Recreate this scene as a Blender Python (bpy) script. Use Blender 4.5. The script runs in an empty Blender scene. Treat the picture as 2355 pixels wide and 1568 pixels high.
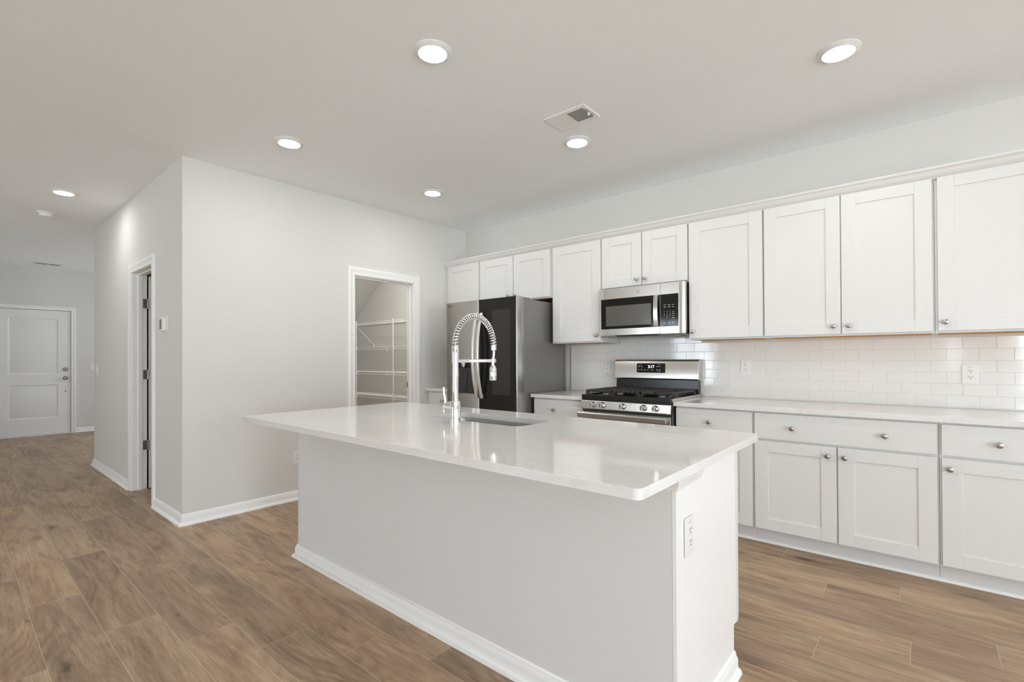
import bpy, bmesh, math, random
from mathutils import Vector, Matrix
random.seed(7)
D = bpy.data
COL = bpy.context.scene.collection
SC = bpy.context.scene

# ------------------------------------------------------------------ camera
W, HPX = 2355.0, 1568.0
CH = 1.2438
yaw, pitch, roll, foc, shy = 0.7044, 0.0064, -0.0050, 1112.75, 31.74
c, s = math.cos(yaw), math.sin(yaw)
R0 = Vector((c, s, 0)); F0 = Vector((-s, c, 0)); U0 = Vector((0, 0, 1))
F1 = F0 * math.cos(pitch) + U0 * math.sin(pitch)
U1 = -F0 * math.sin(pitch) + U0 * math.cos(pitch)
Rr = R0 * math.cos(roll) + U1 * math.sin(roll)
Ur = -R0 * math.sin(roll) + U1 * math.cos(roll)
cam_d = D.cameras.new('camera'); cam = D.objects.new('camera', cam_d); COL.objects.link(cam)
M = Matrix((Rr, Ur, -F1)).transposed().to_4x4(); M.translation = Vector((0, 0, CH))
cam.matrix_world = M
cam_d.sensor_width = 36.0; cam_d.sensor_fit = 'HORIZONTAL'
cam_d.lens = foc / W * 36.0
cam_d.shift_y = shy / W
cam_d.clip_start = 0.02; cam_d.clip_end = 200
SC.camera = cam

# ------------------------------------------------------------------ view, world, daylight
SC.view_settings.view_transform = 'Standard'
SC.view_settings.look = 'None'
SC.view_settings.gamma = 1.0
SC.view_settings.use_curve_mapping = False
SC.view_settings.exposure = 0.42
SC.cycles.use_denoising = True
SC.cycles.max_bounces = 16
SC.cycles.diffuse_bounces = 10
SC.cycles.glossy_bounces = 6
SC.cycles.caustics_reflective = False
SC.cycles.caustics_refractive = False
SC.cycles.sample_clamp_indirect = 8.0

SKY = 6.0
wd = D.worlds.new('daylight'); SC.world = wd; wd.use_nodes = True
nt = wd.node_tree; nt.nodes.clear()
wo = nt.nodes.new('ShaderNodeOutputWorld'); wb = nt.nodes.new('ShaderNodeBackground')
tc = nt.nodes.new('ShaderNodeTexCoord'); sx = nt.nodes.new('ShaderNodeSeparateXYZ')
rp = nt.nodes.new('ShaderNodeValToRGB')
rp.color_ramp.elements[0].position = 0.46; rp.color_ramp.elements[0].color = (1.76, 1.90, 1.98, 1)
rp.color_ramp.elements[1].position = 0.54; rp.color_ramp.elements[1].color = (1.29, 1.45, 1.62, 1)
mr = nt.nodes.new('ShaderNodeMapRange'); mr.inputs['From Min'].default_value = -1; mr.inputs['From Max'].default_value = 1
nt.links.new(tc.outputs['Generated'], sx.inputs[0]); nt.links.new(sx.outputs['Z'], mr.inputs['Value'])
nt.links.new(mr.outputs[0], rp.inputs[0]); nt.links.new(rp.outputs[0], wb.inputs[0])
wb.inputs[1].default_value = SKY
nt.links.new(wb.outputs[0], wo.inputs[0])

# room dimensions (metres)
H = 2.778; YK = 4.129; XP = -4.238; YC = 1.165; XL = -7.497; XD = -11.123
XR = 5.2; YF = -4.3; WT = 0.115
# unseen windows, placed and sized to give the daylight: (wall, a0, a1, z0, z1)
WIN = [('R', -3.4, -2.4, 0.04, 2.3), ('R', -1.2, 0.8, 0.04, 2.3), ('R', 1.7, 2.4, 0.90, 2.1),
       ('F', -5.1, -4.0, 0.6, 2.2), ('F', 1.3, 2.4, 0.5, 2.2), ('F', 0.32, 0.56, 0.9, 2.1), ('K', -10.05, -9.2, 0.9, 2.2)]  # the K window is added to brighten the foyer
for i, (w, a0, a1, z0, z1) in enumerate(WIN):
    L = D.lights.new('window_portal', 'AREA'); L.shape = 'RECTANGLE'; L.size = a1 - a0; L.size_y = z1 - z0
    L.cycles.is_portal = True
    o = D.objects.new('window_portal', L); COL.objects.link(o)
    if w == 'R':
        o.location = (XR + 0.06, (a0 + a1) / 2, (z0 + z1) / 2); o.rotation_euler = (math.pi / 2, 0, math.pi / 2)
    elif w == 'K':
        o.location = ((a0 + a1) / 2, YK + 0.06, (z0 + z1) / 2); o.rotation_euler = (-math.pi / 2, 0, 0)
    else:
        o.location = ((a0 + a1) / 2, YF - 0.06, (z0 + z1) / 2); o.rotation_euler = (math.pi / 2, 0, 0)

LAMP = 82.0   # emission of the recessed lamp lenses

# ------------------------------------------------------------------ materials
def mat(name, col, rough=0.5, metal=0.0, spec=0.5, coat=0.0, emit=None, es=0.0):
    m = D.materials.new(name); m.use_nodes = True
    b = m.node_tree.nodes['Principled BSDF']
    b.inputs['Base Color'].default_value = (*col, 1); b.inputs['Roughness'].default_value = rough
    b.inputs['Metallic'].default_value = metal; b.inputs['Specular IOR Level'].default_value = spec
    b.inputs['Coat Weight'].default_value = coat
    if emit: b.inputs['Emission Color'].default_value = (*emit, 1); b.inputs['Emission Strength'].default_value = es
    return m

def N(m, t): return m.node_tree.nodes.new(t)
def LK(m, a, b): m.node_tree.links.new(a, b)
def BS(m): return m.node_tree.nodes['Principled BSDF']

def bump_noise(m, scale, strength, dist=0.002, detail=2.0, vec=None):
    n = N(m, 'ShaderNodeTexNoise'); n.inputs['Scale'].default_value = scale; n.inputs['Detail'].default_value = detail
    if vec is None:
        t = N(m, 'ShaderNodeTexCoord'); LK(m, t.outputs['Object'], n.inputs['Vector'])
    else: LK(m, vec, n.inputs['Vector'])
    b = N(m, 'ShaderNodeBump'); b.inputs['Strength'].default_value = strength; b.inputs['Distance'].default_value = dist
    LK(m, n.outputs['Fac'], b.inputs['Height']); LK(m, b.outputs[0], BS(m).inputs['Normal'])
    return n

def rough_noise(m, scale, lo, hi):
    n = N(m, 'ShaderNodeTexNoise'); n.inputs['Scale'].default_value = scale
    t = N(m, 'ShaderNodeTexCoord'); LK(m, t.outputs['Object'], n.inputs['Vector'])
    r = N(m, 'ShaderNodeMapRange'); r.inputs['To Min'].default_value = lo; r.inputs['To Max'].default_value = hi
    LK(m, n.outputs['Fac'], r.inputs['Value']); LK(m, r.outputs[0], BS(m).inputs['Roughness'])

M_wall = mat('wall_paint', (0.70, 0.696, 0.675), 0.85, spec=0.25); bump_noise(M_wall, 160, 0.12, 0.0008)
M_island = mat('island_paint', (0.72, 0.722, 0.715), 0.8, spec=0.25); bump_noise(M_island, 160, 0.12, 0.0008)
M_ceil = mat('ceiling_paint', (0.905, 0.925, 0.935), 0.92, spec=0.15); bump_noise(M_ceil, 90, 0.15, 0.001)
M_trim = mat('trim_paint', (0.87, 0.87, 0.86), 0.38, spec=0.45); bump_noise(M_trim, 40, 0.04, 0.0005)
M_cab = mat('cabinet_paint', (0.745, 0.745, 0.735), 0.34, spec=0.45); bump_noise(M_cab, 60, 0.03, 0.0004)
M_door = mat('door_paint', (0.80, 0.80, 0.785), 0.42, spec=0.4); bump_noise(M_door, 60, 0.04, 0.0005)
M_wire = mat('wire_coating', (0.86, 0.85, 0.83), 0.35)
M_plastic = mat('white_plastic', (0.82, 0.82, 0.81), 0.3); rough_noise(M_plastic, 20, 0.25, 0.38)
M_darkslot = mat('dark_slot', (0.03, 0.03, 0.028), 0.6)
M_mark_shade = mat('grey_print_louver_shade', (0.45, 0.45, 0.44), 0.6)  # grey print, also the shade painted on the vent's dark louvers
M_wood_raw = mat('raw_wood', (0.60, 0.29, 0.06), 0.6)
M_black = mat('black_glass', (0.012, 0.012, 0.010), 0.07, spec=0.28)
M_panel = mat('smoked_glass_panel', (0.034, 0.033, 0.030), 0.09, spec=0.30)
M_enamel = mat('black_enamel', (0.016, 0.016, 0.014), 0.22, spec=0.35); rough_noise(M_enamel, 6, 0.2, 0.24)
M_iron = mat('cast_iron', (0.030, 0.029, 0.027), 0.5); bump_noise(M_iron, 300, 0.3, 0.0006)
M_blackpl = mat('black_plastic', (0.03, 0.03, 0.03), 0.45)
M_mwwin = mat('microwave_window', (0.10, 0.098, 0.088), 0.18, spec=0.6)
M_chrome = mat('chrome', (0.90, 0.90, 0.91), 0.05, metal=1.0)
M_nickel = mat('brushed_nickel', (0.50, 0.485, 0.46), 0.28, metal=1.0); rough_noise(M_nickel, 80, 0.22, 0.34)
M_dnickel = mat('dark_nickel', (0.30, 0.29, 0.27), 0.32, metal=1.0)
M_key = mat('key_print', (0.62, 0.62, 0.60), 0.5)
M_digit = mat('clock_digit', (0.9, 0.95, 0.95), 0.5, emit=(0.9, 1, 1), es=2.0)
M_logo = mat('logo_print', (0.05, 0.05, 0.05), 0.4)
M_emblem = mat('emblem_print', (0.33, 0.32, 0.29), 0.35, metal=0.8)
M_lens = mat('lamp_lens', (0.9, 0.9, 0.88), 0.4, emit=(1.0, 0.99, 0.96), es=LAMP)
M_lamptrim = mat('lamp_trim', (0.80, 0.80, 0.785), 0.5)
M_grill = mat('vent_shade_display_grey', (0.22, 0.21, 0.19), 0.8)  # thermostat's own dark parts, and the shade painted into the vent
M_grout = mat('grout', (0.70, 0.70, 0.69), 0.8)
M_seam = mat('plank_edge', (0.56, 0.46, 0.34), 0.6)
M_filter = mat('aluminium_filter', (0.40, 0.39, 0.37), 0.45, metal=0.9)
M_brass = mat('burner_metal', (0.7, 0.66, 0.58), 0.3, metal=1.0)

def steel(name, col, rough, axis):
    m = mat(name, col, rough, metal=1.0)
    t = N(m, 'ShaderNodeTexCoord'); mp = N(m, 'ShaderNodeMapping')
    sc = [900, 900, 900]; sc[axis] = 3
    mp.inputs['Scale'].default_value = sc; LK(m, t.outputs['Object'], mp.inputs['Vector'])
    n = bump_noise(m, 1.0, 0.018, 0.0002, 1.0, mp.outputs[0])
    r = N(m, 'ShaderNodeMapRange'); r.inputs['To Min'].default_value = rough - 0.02; r.inputs['To Max'].default_value = rough + 0.03
    LK(m, n.outputs['Fac'], r.inputs['Value']); LK(m, r.outputs[0], BS(m).inputs['Roughness'])
    return m
M_steel = steel('stainless_steel', (0.64, 0.62, 0.585), 0.24, 0)
M_steelv = steel('stainless_steel_vertical', (0.44, 0.425, 0.40), 0.28, 2)
M_side = mat('grey_side_paint', (0.25, 0.247, 0.24), 0.42, metal=0.55); bump_noise(M_side, 250, 0.12, 0.0005)
M_sink = steel('sink_steel', (0.42, 0.41, 0.395), 0.26, 0)
M_satin = mat('satin_handle', (0.80, 0.78, 0.74), 0.36, metal=0.85)
M_knobm = mat('polished_knob', (0.86, 0.86, 0.86), 0.16, metal=1.0)

def quartz():
    m = mat('quartz', (0.8, 0.8, 0.78), 0.07, spec=0.55)
    t = N(m, 'ShaderNodeTexCoord')
    n1 = N(m, 'ShaderNodeTexNoise'); n1.inputs['Scale'].default_value = 2.6; n1.inputs['Detail'].default_value = 9; n1.inputs['Roughness'].default_value = 0.62; n1.inputs['Distortion'].default_value = 1.4
    mp = N(m, 'ShaderNodeMapping'); mp.inputs['Rotation'].default_value = (0, 0, 0.5); mp.inputs['Scale'].default_value = (0.9, 1.5, 1)
    LK(m, t.outputs['Object'], mp.inputs['Vector']); LK(m, mp.outputs[0], n1.inputs['Vector'])
    v = N(m, 'ShaderNodeMath'); v.operation = 'SUBTRACT'; v.inputs[1].default_value = 0.5
    a = N(m, 'ShaderNodeMath'); a.operation = 'ABSOLUTE'
    LK(m, n1.outputs['Fac'], v.inputs[0]); LK(m, v.outputs[0], a.inputs[0])
    r = N(m, 'ShaderNodeValToRGB'); r.color_ramp.elements[0].position = 0.0; r.color_ramp.elements[0].color = (0.74, 0.73, 0.715, 1)
    r.color_ramp.elements[1].position = 0.02; r.color_ramp.elements[1].color = (0.785, 0.778, 0.765, 1)
    LK(m, a.outputs[0], r.inputs[0])
    n2 = N(m, 'ShaderNodeTexNoise'); n2.inputs['Scale'].default_value = 60; n2.inputs['Detail'].default_value = 4; n2.inputs['Roughness'].default_value = 0.7
    LK(m, t.outputs['Object'], n2.inputs['Vector'])
    r2 = N(m, 'ShaderNodeValToRGB'); r2.color_ramp.elements[0].position = 0.27; r2.color_ramp.elements[0].color = (0.62, 0.60, 0.57, 1)
    r2.color_ramp.elements[1].position = 0.40; r2.color_ramp.elements[1].color = (1, 1, 1, 1)
    LK(m, n2.outputs['Fac'], r2.inputs[0])
    mx = N(m, 'ShaderNodeMix'); mx.data_type = 'RGBA'; mx.blend_type = 'MULTIPLY'; mx.inputs[0].default_value = 0.45
    LK(m, r.outputs[0], mx.inputs[6]); LK(m, r2.outputs[0], mx.inputs[7]); LK(m, mx.outputs[2], BS(m).inputs['Base Color'])
    return m
M_quartz = quartz()
M_tile = mat('glazed_tile', (0.80, 0.80, 0.785), 0.08, spec=0.55); bump_noise(M_tile, 9, 0.10, 0.003)

def wood_floor():
    m = mat('oak_plank', (0.35, 0.25, 0.16), 0.42, spec=0.35)
    uv = N(m, 'ShaderNodeUVMap'); uv.uv_map = 'plank'
    at = N(m, 'ShaderNodeAttribute'); at.attribute_name = 'rnd'
    sp = N(m, 'ShaderNodeSeparateColor'); LK(m, at.outputs['Color'], sp.inputs[0])
    def mapped(sx_, sy_):
        mp = N(m, 'ShaderNodeMapping'); mp.inputs['Scale'].default_value = (sx_, sy_, 1); LK(m, uv.outputs[0], mp.inputs['Vector']); return mp.outputs[0]
    def noise(v, sc, de, ro=0.5, di=0.0):
        n = N(m, 'ShaderNodeTexNoise'); n.inputs['Scale'].default_value = sc; n.inputs['Detail'].default_value = de
        n.inputs['Roughness'].default_value = ro; n.inputs['Distortion'].default_value = di; LK(m, v, n.inputs['Vector']); return n.outputs['Fac']
    def math_(op, a, b=None):
        n = N(m, 'ShaderNodeMath'); n.operation = op
        for i, q in enumerate((a, b)):
            if q is None: continue
            if isinstance(q, (int, float)): n.inputs[i].default_value = q
            else: LK(m, q, n.inputs[i])
        return n.outputs[0]
    def ramp(f, stops):
        r = N(m, 'ShaderNodeValToRGB'); e = r.color_ramp.elements
        while len(e) < len(stops): e.new(0.5)
        for i, (p, cc) in enumerate(stops): e[i].position = p; e[i].color = (*cc, 1)
        LK(m, f, r.inputs[0]); return r.outputs[0]
    def mix(bl, f, a, b):
        x = N(m, 'ShaderNodeMix'); x.data_type = 'RGBA'; x.blend_type = bl
        if isinstance(f, (int, float)): x.inputs[0].default_value = f
        else: LK(m, f, x.inputs[0])
        LK(m, a, x.inputs[6]); LK(m, b, x.inputs[7]); return x.outputs[2]
    big = noise(mapped(1.3, 5.5), 1.0, 4, 0.6, 1.2)
    # cathedral rings: iso-lines of a stretched noise field
    fld = noise(mapped(0.75, 4.6), 1.0, 1.5, 0.4, 0.5)
    ring = math_('MULTIPLY', fld, 17.0); ring = math_('SINE', math_('MULTIPLY', ring, 6.283))
    ring = math_('MULTIPLY_ADD', ring, 0.5)
    ring.node.inputs[2].default_value = 0.5
    ringmask = ramp(noise(mapped(0.9, 3.0), 1.0, 1), [(0.45, (0, 0, 0)), (0.62, (1, 1, 1))])
    fine = noise(mapped(7.0, 150.0), 1.0, 3, 0.6)
    mid = noise(mapped(3.0, 34.0), 1.0, 4, 0.6, 0.6)
    def knots(sx_, sy_, wsx, amp):
        vo = N(m, 'ShaderNodeTexVoronoi'); vo.inputs['Scale'].default_value = 1.0; LK(m, mapped(sx_, sy_), vo.inputs['Vector']); vo.inputs['Randomness'].default_value = 1.0
        wob = noise(mapped(wsx, wsx * 2.6), 1.0, 4, 0.65)
        return math_('ADD', vo.outputs['Distance'], math_('MULTIPLY', math_('SUBTRACT', wob, 0.5), amp))
    k1 = knots(1.25, 4.0, 10, 0.16); k2 = knots(2.6, 8.5, 16, 0.24)
    base = ramp(big, [(0.28, (0.290, 0.192, 0.120)), (0.48, (0.415, 0.292, 0.190)), (0.60, (0.480, 0.350, 0.232)), (0.76, (0.55, 0.412, 0.280))])
    rg_ = mix('MULTIPLY', 1.0, base, ramp(ring, [(0.0, (0.72, 0.68, 0.64)), (0.5, (1, 1, 1)), (1.0, (1.04, 1.04, 1.03))]))
    x_ = N(m, 'ShaderNodeMix'); x_.data_type = 'RGBA'; sc_ = N(m, 'ShaderNodeMath'); sc_.operation = 'MULTIPLY'; sc_.inputs[1].default_value = 0.6
    LK(m, ringmask, sc_.inputs[0]); LK(m, sc_.outputs[0], x_.inputs[0]); LK(m, base, x_.inputs[6]); LK(m, rg_, x_.inputs[7]); base = x_.outputs[2]
    base = mix('MULTIPLY', 0.8, base, ramp(mid, [(0.32, (0.70, 0.68, 0.66)), (0.55, (1.02, 1.02, 1.02))]))
    base = mix('MULTIPLY', 0.75, base, ramp(fine, [(0.3, (0.78, 0.76, 0.74)), (0.6, (1.03, 1.03, 1.03))]))
    base = mix('MULTIPLY', 0.9, base, ramp(k1, [(0.0, (0.17, 0.145, 0.13)), (0.035, (0.30, 0.26, 0.23)), (0.085, (0.76, 0.73, 0.70)), (0.20, (1, 1, 1))]))
    base = mix('MULTIPLY', 0.7, base, ramp(k2, [(0.0, (0.28, 0.25, 0.22)), (0.04, (0.62, 0.58, 0.55)), (0.10, (1, 1, 1))]))
    tone = ramp(sp.outputs[0], [(0.0, (0.86, 0.85, 0.86)), (0.35, (0.98, 0.99, 0.99)), (0.7, (1.04, 1.02, 1.0)), (1.0, (1.13, 1.11, 1.08))])
    base = mix('MULTIPLY', 1.0, base, tone)
    LK(m, base, BS(m).inputs['Base Color'])
    bp = N(m, 'ShaderNodeBump'); bp.inputs['Strength'].default_value = 0.25; bp.inputs['Distance'].default_value = 0.0006
    LK(m, fine, bp.inputs['Height']); LK(m, bp.outputs[0], BS(m).inputs['Normal'])
    return m
M_floor = wood_floor()

# ------------------------------------------------------------------ mesh helpers
ORG = {}
class B:
    def __init__(self): self.bm = bmesh.new(); self.mi = 0
    def face(self, pts):
        vs = [self.bm.verts.new(p) for p in pts]
        try:
            f = self.bm.faces.new(vs); f.material_index = self.mi; return f
        except Exception: return None
    def grid(self, rings, closed=True, cap0=False, cap1=False):
        R = [[self.bm.verts.new(p) for p in r] for r in rings]
        n = len(R[0])
        for a, b in zip(R[:-1], R[1:]):
            for i in range(n if closed else n - 1):
                j = (i + 1) % n
                try:
                    f = self.bm.faces.new((a[i], a[j], b[j], b[i])); f.material_index = self.mi
                except Exception: pass
        for k, r in ((cap0, R[0][::-1]), (cap1, R[-1])):
            if k:
                try:
                    f = self.bm.faces.new(r); f.material_index = self.mi
                except Exception: pass
        return R
    def box(self, x0, x1, y0, y1, z0, z1):
        x0, x1 = sorted((x0, x1)); y0, y1 = sorted((y0, y1)); z0, z1 = sorted((z0, z1))
        self.grid([[(x0, y0, z), (x1, y0, z), (x1, y1, z), (x0, y1, z)] for z in (z0, z1)], True, True, True); return self
    def prism(self, poly, axis, lo, hi):
        # poly in the two remaining axes (in xyz order)
        def P(a, b, t):
            return {0: (t, a, b), 1: (a, t, b), 2: (a, b, t)}[axis]
        self.grid([[P(a, b, t) for a, b in poly] for t in (lo, hi)], True, True, True); return self
    def frame(self, ax):
        ax = Vector(ax).normalized(); t = Vector((0, 0, 1)) if abs(ax.z) < 0.9 else Vector((1, 0, 0))
        u = ax.cross(t).normalized(); return u, ax.cross(u).normalized(), ax
    def lathe(self, prof, org=(0, 0, 0), axis=(0, 0, 1), seg=24, cap0=True, cap1=True):
        u, v, a = self.frame(axis); o = Vector(org)
        self.grid([[o + a * h + (u * math.cos(t) + v * math.sin(t)) * max(r, 1e-5) for t in [2 * math.pi * i / seg for i in range(seg)]] for r, h in prof], True, cap0, cap1); return self
    def cyl(self, p0, p1, r, seg=16, r1=None):
        p0, p1 = Vector(p0), Vector(p1)
        return self.lathe([(r, 0), (r if r1 is None else r1, (p1 - p0).length)], p0, p1 - p0, seg)
    def tube(self, pts, r, seg=10, flat=1.0):
        pts = [Vector(p) for p in pts]; rings = []
        t0 = (pts[1] - pts[0]).normalized(); u, v, _ = self.frame(t0)
        for i, p in enumerate(pts):
            t = (pts[min(i + 1, len(pts) - 1)] - pts[max(i - 1, 0)]).normalized()
            u = (u - t * u.dot(t)).normalized(); v = t.cross(u)
            rr = r[i] if isinstance(r, (list, tuple)) else r
            rings.append([p + u * math.cos(a) * rr + v * math.sin(a) * rr * flat for a in [2 * math.pi * k / seg for k in range(seg)]])
        self.grid(rings, True, True, True); return self
    def sweep(self, path, prof, n, side=1.0, closed_path=False):
        # profile (a, b): a along the mitred in-plane offset, b along n
        n = Vector(n); P = [Vector(p) for p in path]; rings = []
        k = len(P)
        for i, p in enumerate(P):
            ts = []
            if closed_path or i > 0: ts.append((p - P[i - 1]).normalized())
            if closed_path or i < k - 1: ts.append((P[(i + 1) % k] - p).normalized())
            os = [n.cross(t) * side for t in ts]
            if len(os) == 2:
                m_ = (os[0] + os[1]); m_ = m_ / max(m_.dot(os[0]), 1e-6)
            else: m_ = os[0]
            rings.append([p + m_ * a + n * b for a, b in prof])
        if closed_path: rings.append(rings[0])
        self.grid(rings, True, not closed_path, not closed_path); return self
    def make(self, name, m, parent=None, bevel=0.0, label=None, kind=None, cat=None, group=None, origin=None, ang=35, solid=0.0, seg=2):
        bm = self.bm
        bmesh.ops.remove_doubles(bm, verts=bm.verts, dist=1e-6) if False else None
        bmesh.ops.recalc_face_normals(bm, faces=bm.faces)
        if parent is not None: org = ORG[parent.name]
        elif origin is not None: org = Vector(origin)
        else:
            xs = [v.co for v in bm.verts]
            org = Vector(((min(v.x for v in xs) + max(v.x for v in xs)) / 2, (min(v.y for v in xs) + max(v.y for v in xs)) / 2, min(v.z for v in xs)))
        for v in bm.verts: v.co -= org
        ca = math.cos(math.radians(ang))
        for f in bm.faces: f.smooth = True
        for e in bm.edges:
            if len(e.link_faces) != 2 or e.link_faces[0].normal.dot(e.link_faces[1].normal) < ca: e.smooth = False
        me = D.meshes.new(name); bm.to_mesh(me); bm.free()
        for mm in (m if isinstance(m, (list, tuple)) else [m]): me.materials.append(mm)
        o = D.objects.new(name, me); COL.objects.link(o)
        if parent is not None: o.parent = parent
        else: o.location = org
        ORG[o.name] = org
        if solid:
            md = o.modifiers.new('thick', 'SOLIDIFY'); md.thickness = solid; md.offset = -1
        if bevel:
            md = o.modifiers.new('bevel', 'BEVEL'); md.width = bevel; md.segments = seg; md.limit_method = 'ANGLE'; md.angle_limit = math.radians(40); md.harden_normals = True
        for k_, v_ in (('label', label), ('kind', kind), ('category', cat), ('group', group)):
            if v_: o[k_] = v_
        return o

def thing(name, label, cat, loc, group=None, kind=None):
    o = D.objects.new(name, None); COL.objects.link(o); o.location = loc; o.empty_display_size = 0.1
    ORG[o.name] = Vector(loc)
    if label: o['label'] = label
    if cat: o['category'] = cat
    if group: o['group'] = group
    if kind: o['kind'] = kind
    return o

def text_obj(txt, size, loc, parent, m, name='lettering', facing='-y', depth=0.0004, align='CENTER', label=None):
    cu = D.curves.new('t', 'FONT'); cu.body = txt; cu.size = size; cu.extrude = depth; cu.align_x = align; cu.align_y = 'CENTER'; cu.resolution_u = 3
    t = D.objects.new('t', cu)
    me = D.meshes.new_from_object(t); D.objects.remove(t); D.curves.remove(cu)
    loc = Vector(loc) - ORG[parent.name]
    for v in me.vertices:
        x, y, z = v.co
        if facing == '-y': v.co = Vector((x, -z, y)) + loc
        elif facing == '+x': v.co = Vector((z, x, y)) + loc
    me.name = name; me.materials.clear(); me.materials.append(m)
    o = D.objects.new(name, me); COL.objects.link(o); o.parent = parent; ORG[o.name] = ORG[parent.name]
    if label: o['label'] = label
    return o

def rrect(x0, x1, y0, y1, r, n=6):
    pts = []
    for cx, cy, a0 in ((x1 - r, y1 - r, 0), (x0 + r, y1 - r, 90), (x0 + r, y0 + r, 180), (x1 - r, y0 + r, 270)):
        for i in range(n + 1):
            a = math.radians(a0 + 90 * i / n); pts.append((cx + r * math.cos(a), cy + r * math.sin(a)))
    return pts

# ------------------------------------------------------------------ structure
def build_floor():
    bm = bmesh.new(); uvl = bm.loops.layers.uv.new('plank'); cl = bm.loops.layers.color.new('rnd')
    PW, PL, G = 0.205, 1.235, 0.0010
    joints = {-3: -3.93, -2: -3.43, -1: -2.86, 0: -2.49, 1: -2.18, 2: -1.87, 3: -1.56, 7: -0.65, 8: -0.36, 9: -0.05, 10: 0.23, 11: -0.41, 12: -0.10, 13: -0.68}
    rr = random.Random(11)
    k0 = math.floor((YF - 0.15 - 0.685) / PW); k1 = math.ceil((YK + 0.1 - 0.685) / PW)
    for k in range(k0, k1):
        y0, y1 = 0.685 + PW * k, 0.685 + PW * (k + 1)
        j = joints.get(k, rr.uniform(-1.2, 0)); x = j - PL * math.ceil((j + 11.4) / PL)
        while x < XR + 0.15:
            a, b_ = max(x, -11.4) + G, min(x + PL, XR + 0.15) - G
            if b_ - a > 0.01:
                vs = [bm.verts.new(p) for p in ((a, y0 + G, 0), (b_, y0 + G, 0), (b_, y1 - G, 0), (a, y1 - G, 0))]
                f = bm.faces.new(vs)
                q = (rr.random(), rr.random(), rr.random(), 1); ou, ov = rr.uniform(0, 60), rr.uniform(0, 60)
                for lp in f.loops: lp[uvl].uv = (lp.vert.co.x - x + ou, lp.vert.co.y - y0 + ov); lp[cl] = q
            x += PL
    # the joints between planks: a slab just beneath
    n0 = len(bm.faces)
    for p in ([(-11.4, YF - .15, -0.0002), (XR + .15, YF - .15, -0.0002), (XR + .15, YK + .1, -0.0002), (-11.4, YK + .1, -0.0002)],
              [(-11.4, YF - .15, -0.1), (-11.4, YK + .1, -0.1), (XR + .15, YK + .1, -0.1), (XR + .15, YF - .15, -0.1)]):
        f = bm.faces.new([bm.verts.new(q) for q in p]); f.material_index = 1
    me = D.meshes.new('floor'); bm.to_mesh(me); bm.free(); me.materials.append(M_floor); me.materials.append(M_seam)
    o = D.objects.new('floor', me); COL.objects.link(o); o['kind'] = 'structure'
build_floor()
b = B(); b.box(-11.4, XR + .15, YF - .15, YK + .12, H, H + 0.12); b.make('ceiling', M_ceil, kind='structure')
# pantry wall with doorway
PY0, PY1, PZ = 2.612, 3.330, 2.062
b = B(); b.box(XP - WT, XP, YC, PY0 - .012, 0, H); b.box(XP - WT, XP, PY1 + .012, YK, 0, H); b.box(XP - WT, XP, PY0 - .012, PY1 + .012, PZ + .012, H)
b.make('wall_left', M_wall, kind='structure')
# hall wall with doorway
HX0, HX1, HZ = -5.722, -5.030, 2.062
b = B(); b.box(XL, HX0 - .012, YC, YC + WT, 0, H); b.box(HX1 + .012, XP - WT, YC, YC + WT, 0, H); b.box(HX0 - .012, HX1 + .012, YC, YC + WT, HZ + .012, H)
b.make('wall_hall', M_wall, kind='structure')
b = B(); b.box(XL, XL + WT, YC + WT, YK, 0, H); b.make('wall_stair', M_wall, kind='structure')
b = B(); b.box(XL + WT, XP - WT, 2.30, 2.40, 0, H); b.make('wall_closet', M_wall, kind='structure')
# entry wall and foyer walls
EY0, EY1, EZ = 0.512, 1.424, 2.082
b = B(); b.box(XD - .15, XD, -0.3, EY0 - .01, 0, H); b.box(XD - .15, XD, EY1 + .01, YK, 0, H); b.box(XD - .15, XD, EY0 - .01, EY1 + .01, EZ + .01, H)
b.make('wall_entry', M_wall, kind='structure')
b = B(); b.box(XD, -8.0, 0.02, 0.14, 0, H); b.make('wall_foyer', M_wall, kind='structure')
b = B(); b.box(-8.0, -7.88, YF, 0.14, 0, H); b.make('wall_side', M_wall, kind='structure')
def wall_with(name, fixed0, fixed1, lo, hi, wins, axis):
    b = B(); cur = lo
    def bx(a0, a1, z0, z1):
        if a1 - a0 < 1e-4 or z1 - z0 < 1e-4: return
        if axis == 'R': b.box(fixed0, fixed1, a0, a1, z0, z1)
        else: b.box(a0, a1, fixed0, fixed1, z0, z1)
    for a0, a1, z0, z1 in sorted(wins):
        bx(cur, a0, 0, H); bx(a0, a1, 0, z0); bx(a0, a1, z1, H); cur = a1
    bx(cur, hi, 0, H)
    b.make(name, M_wall, kind='structure')
wall_with('wall_right', XR, XR + .13, YF, YK, [w[1:] for w in WIN if w[0] == 'R'], 'R')
wall_with('wall_front', YF - .13, YF, -8.0, XR + .13, [w[1:] for w in WIN if w[0] == 'F'], 'F')
wall_with('wall_back', YK, YK + .12, -11.4, XR + .15, [w[1:] for w in WIN if w[0] == 'K'], 'F')
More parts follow.
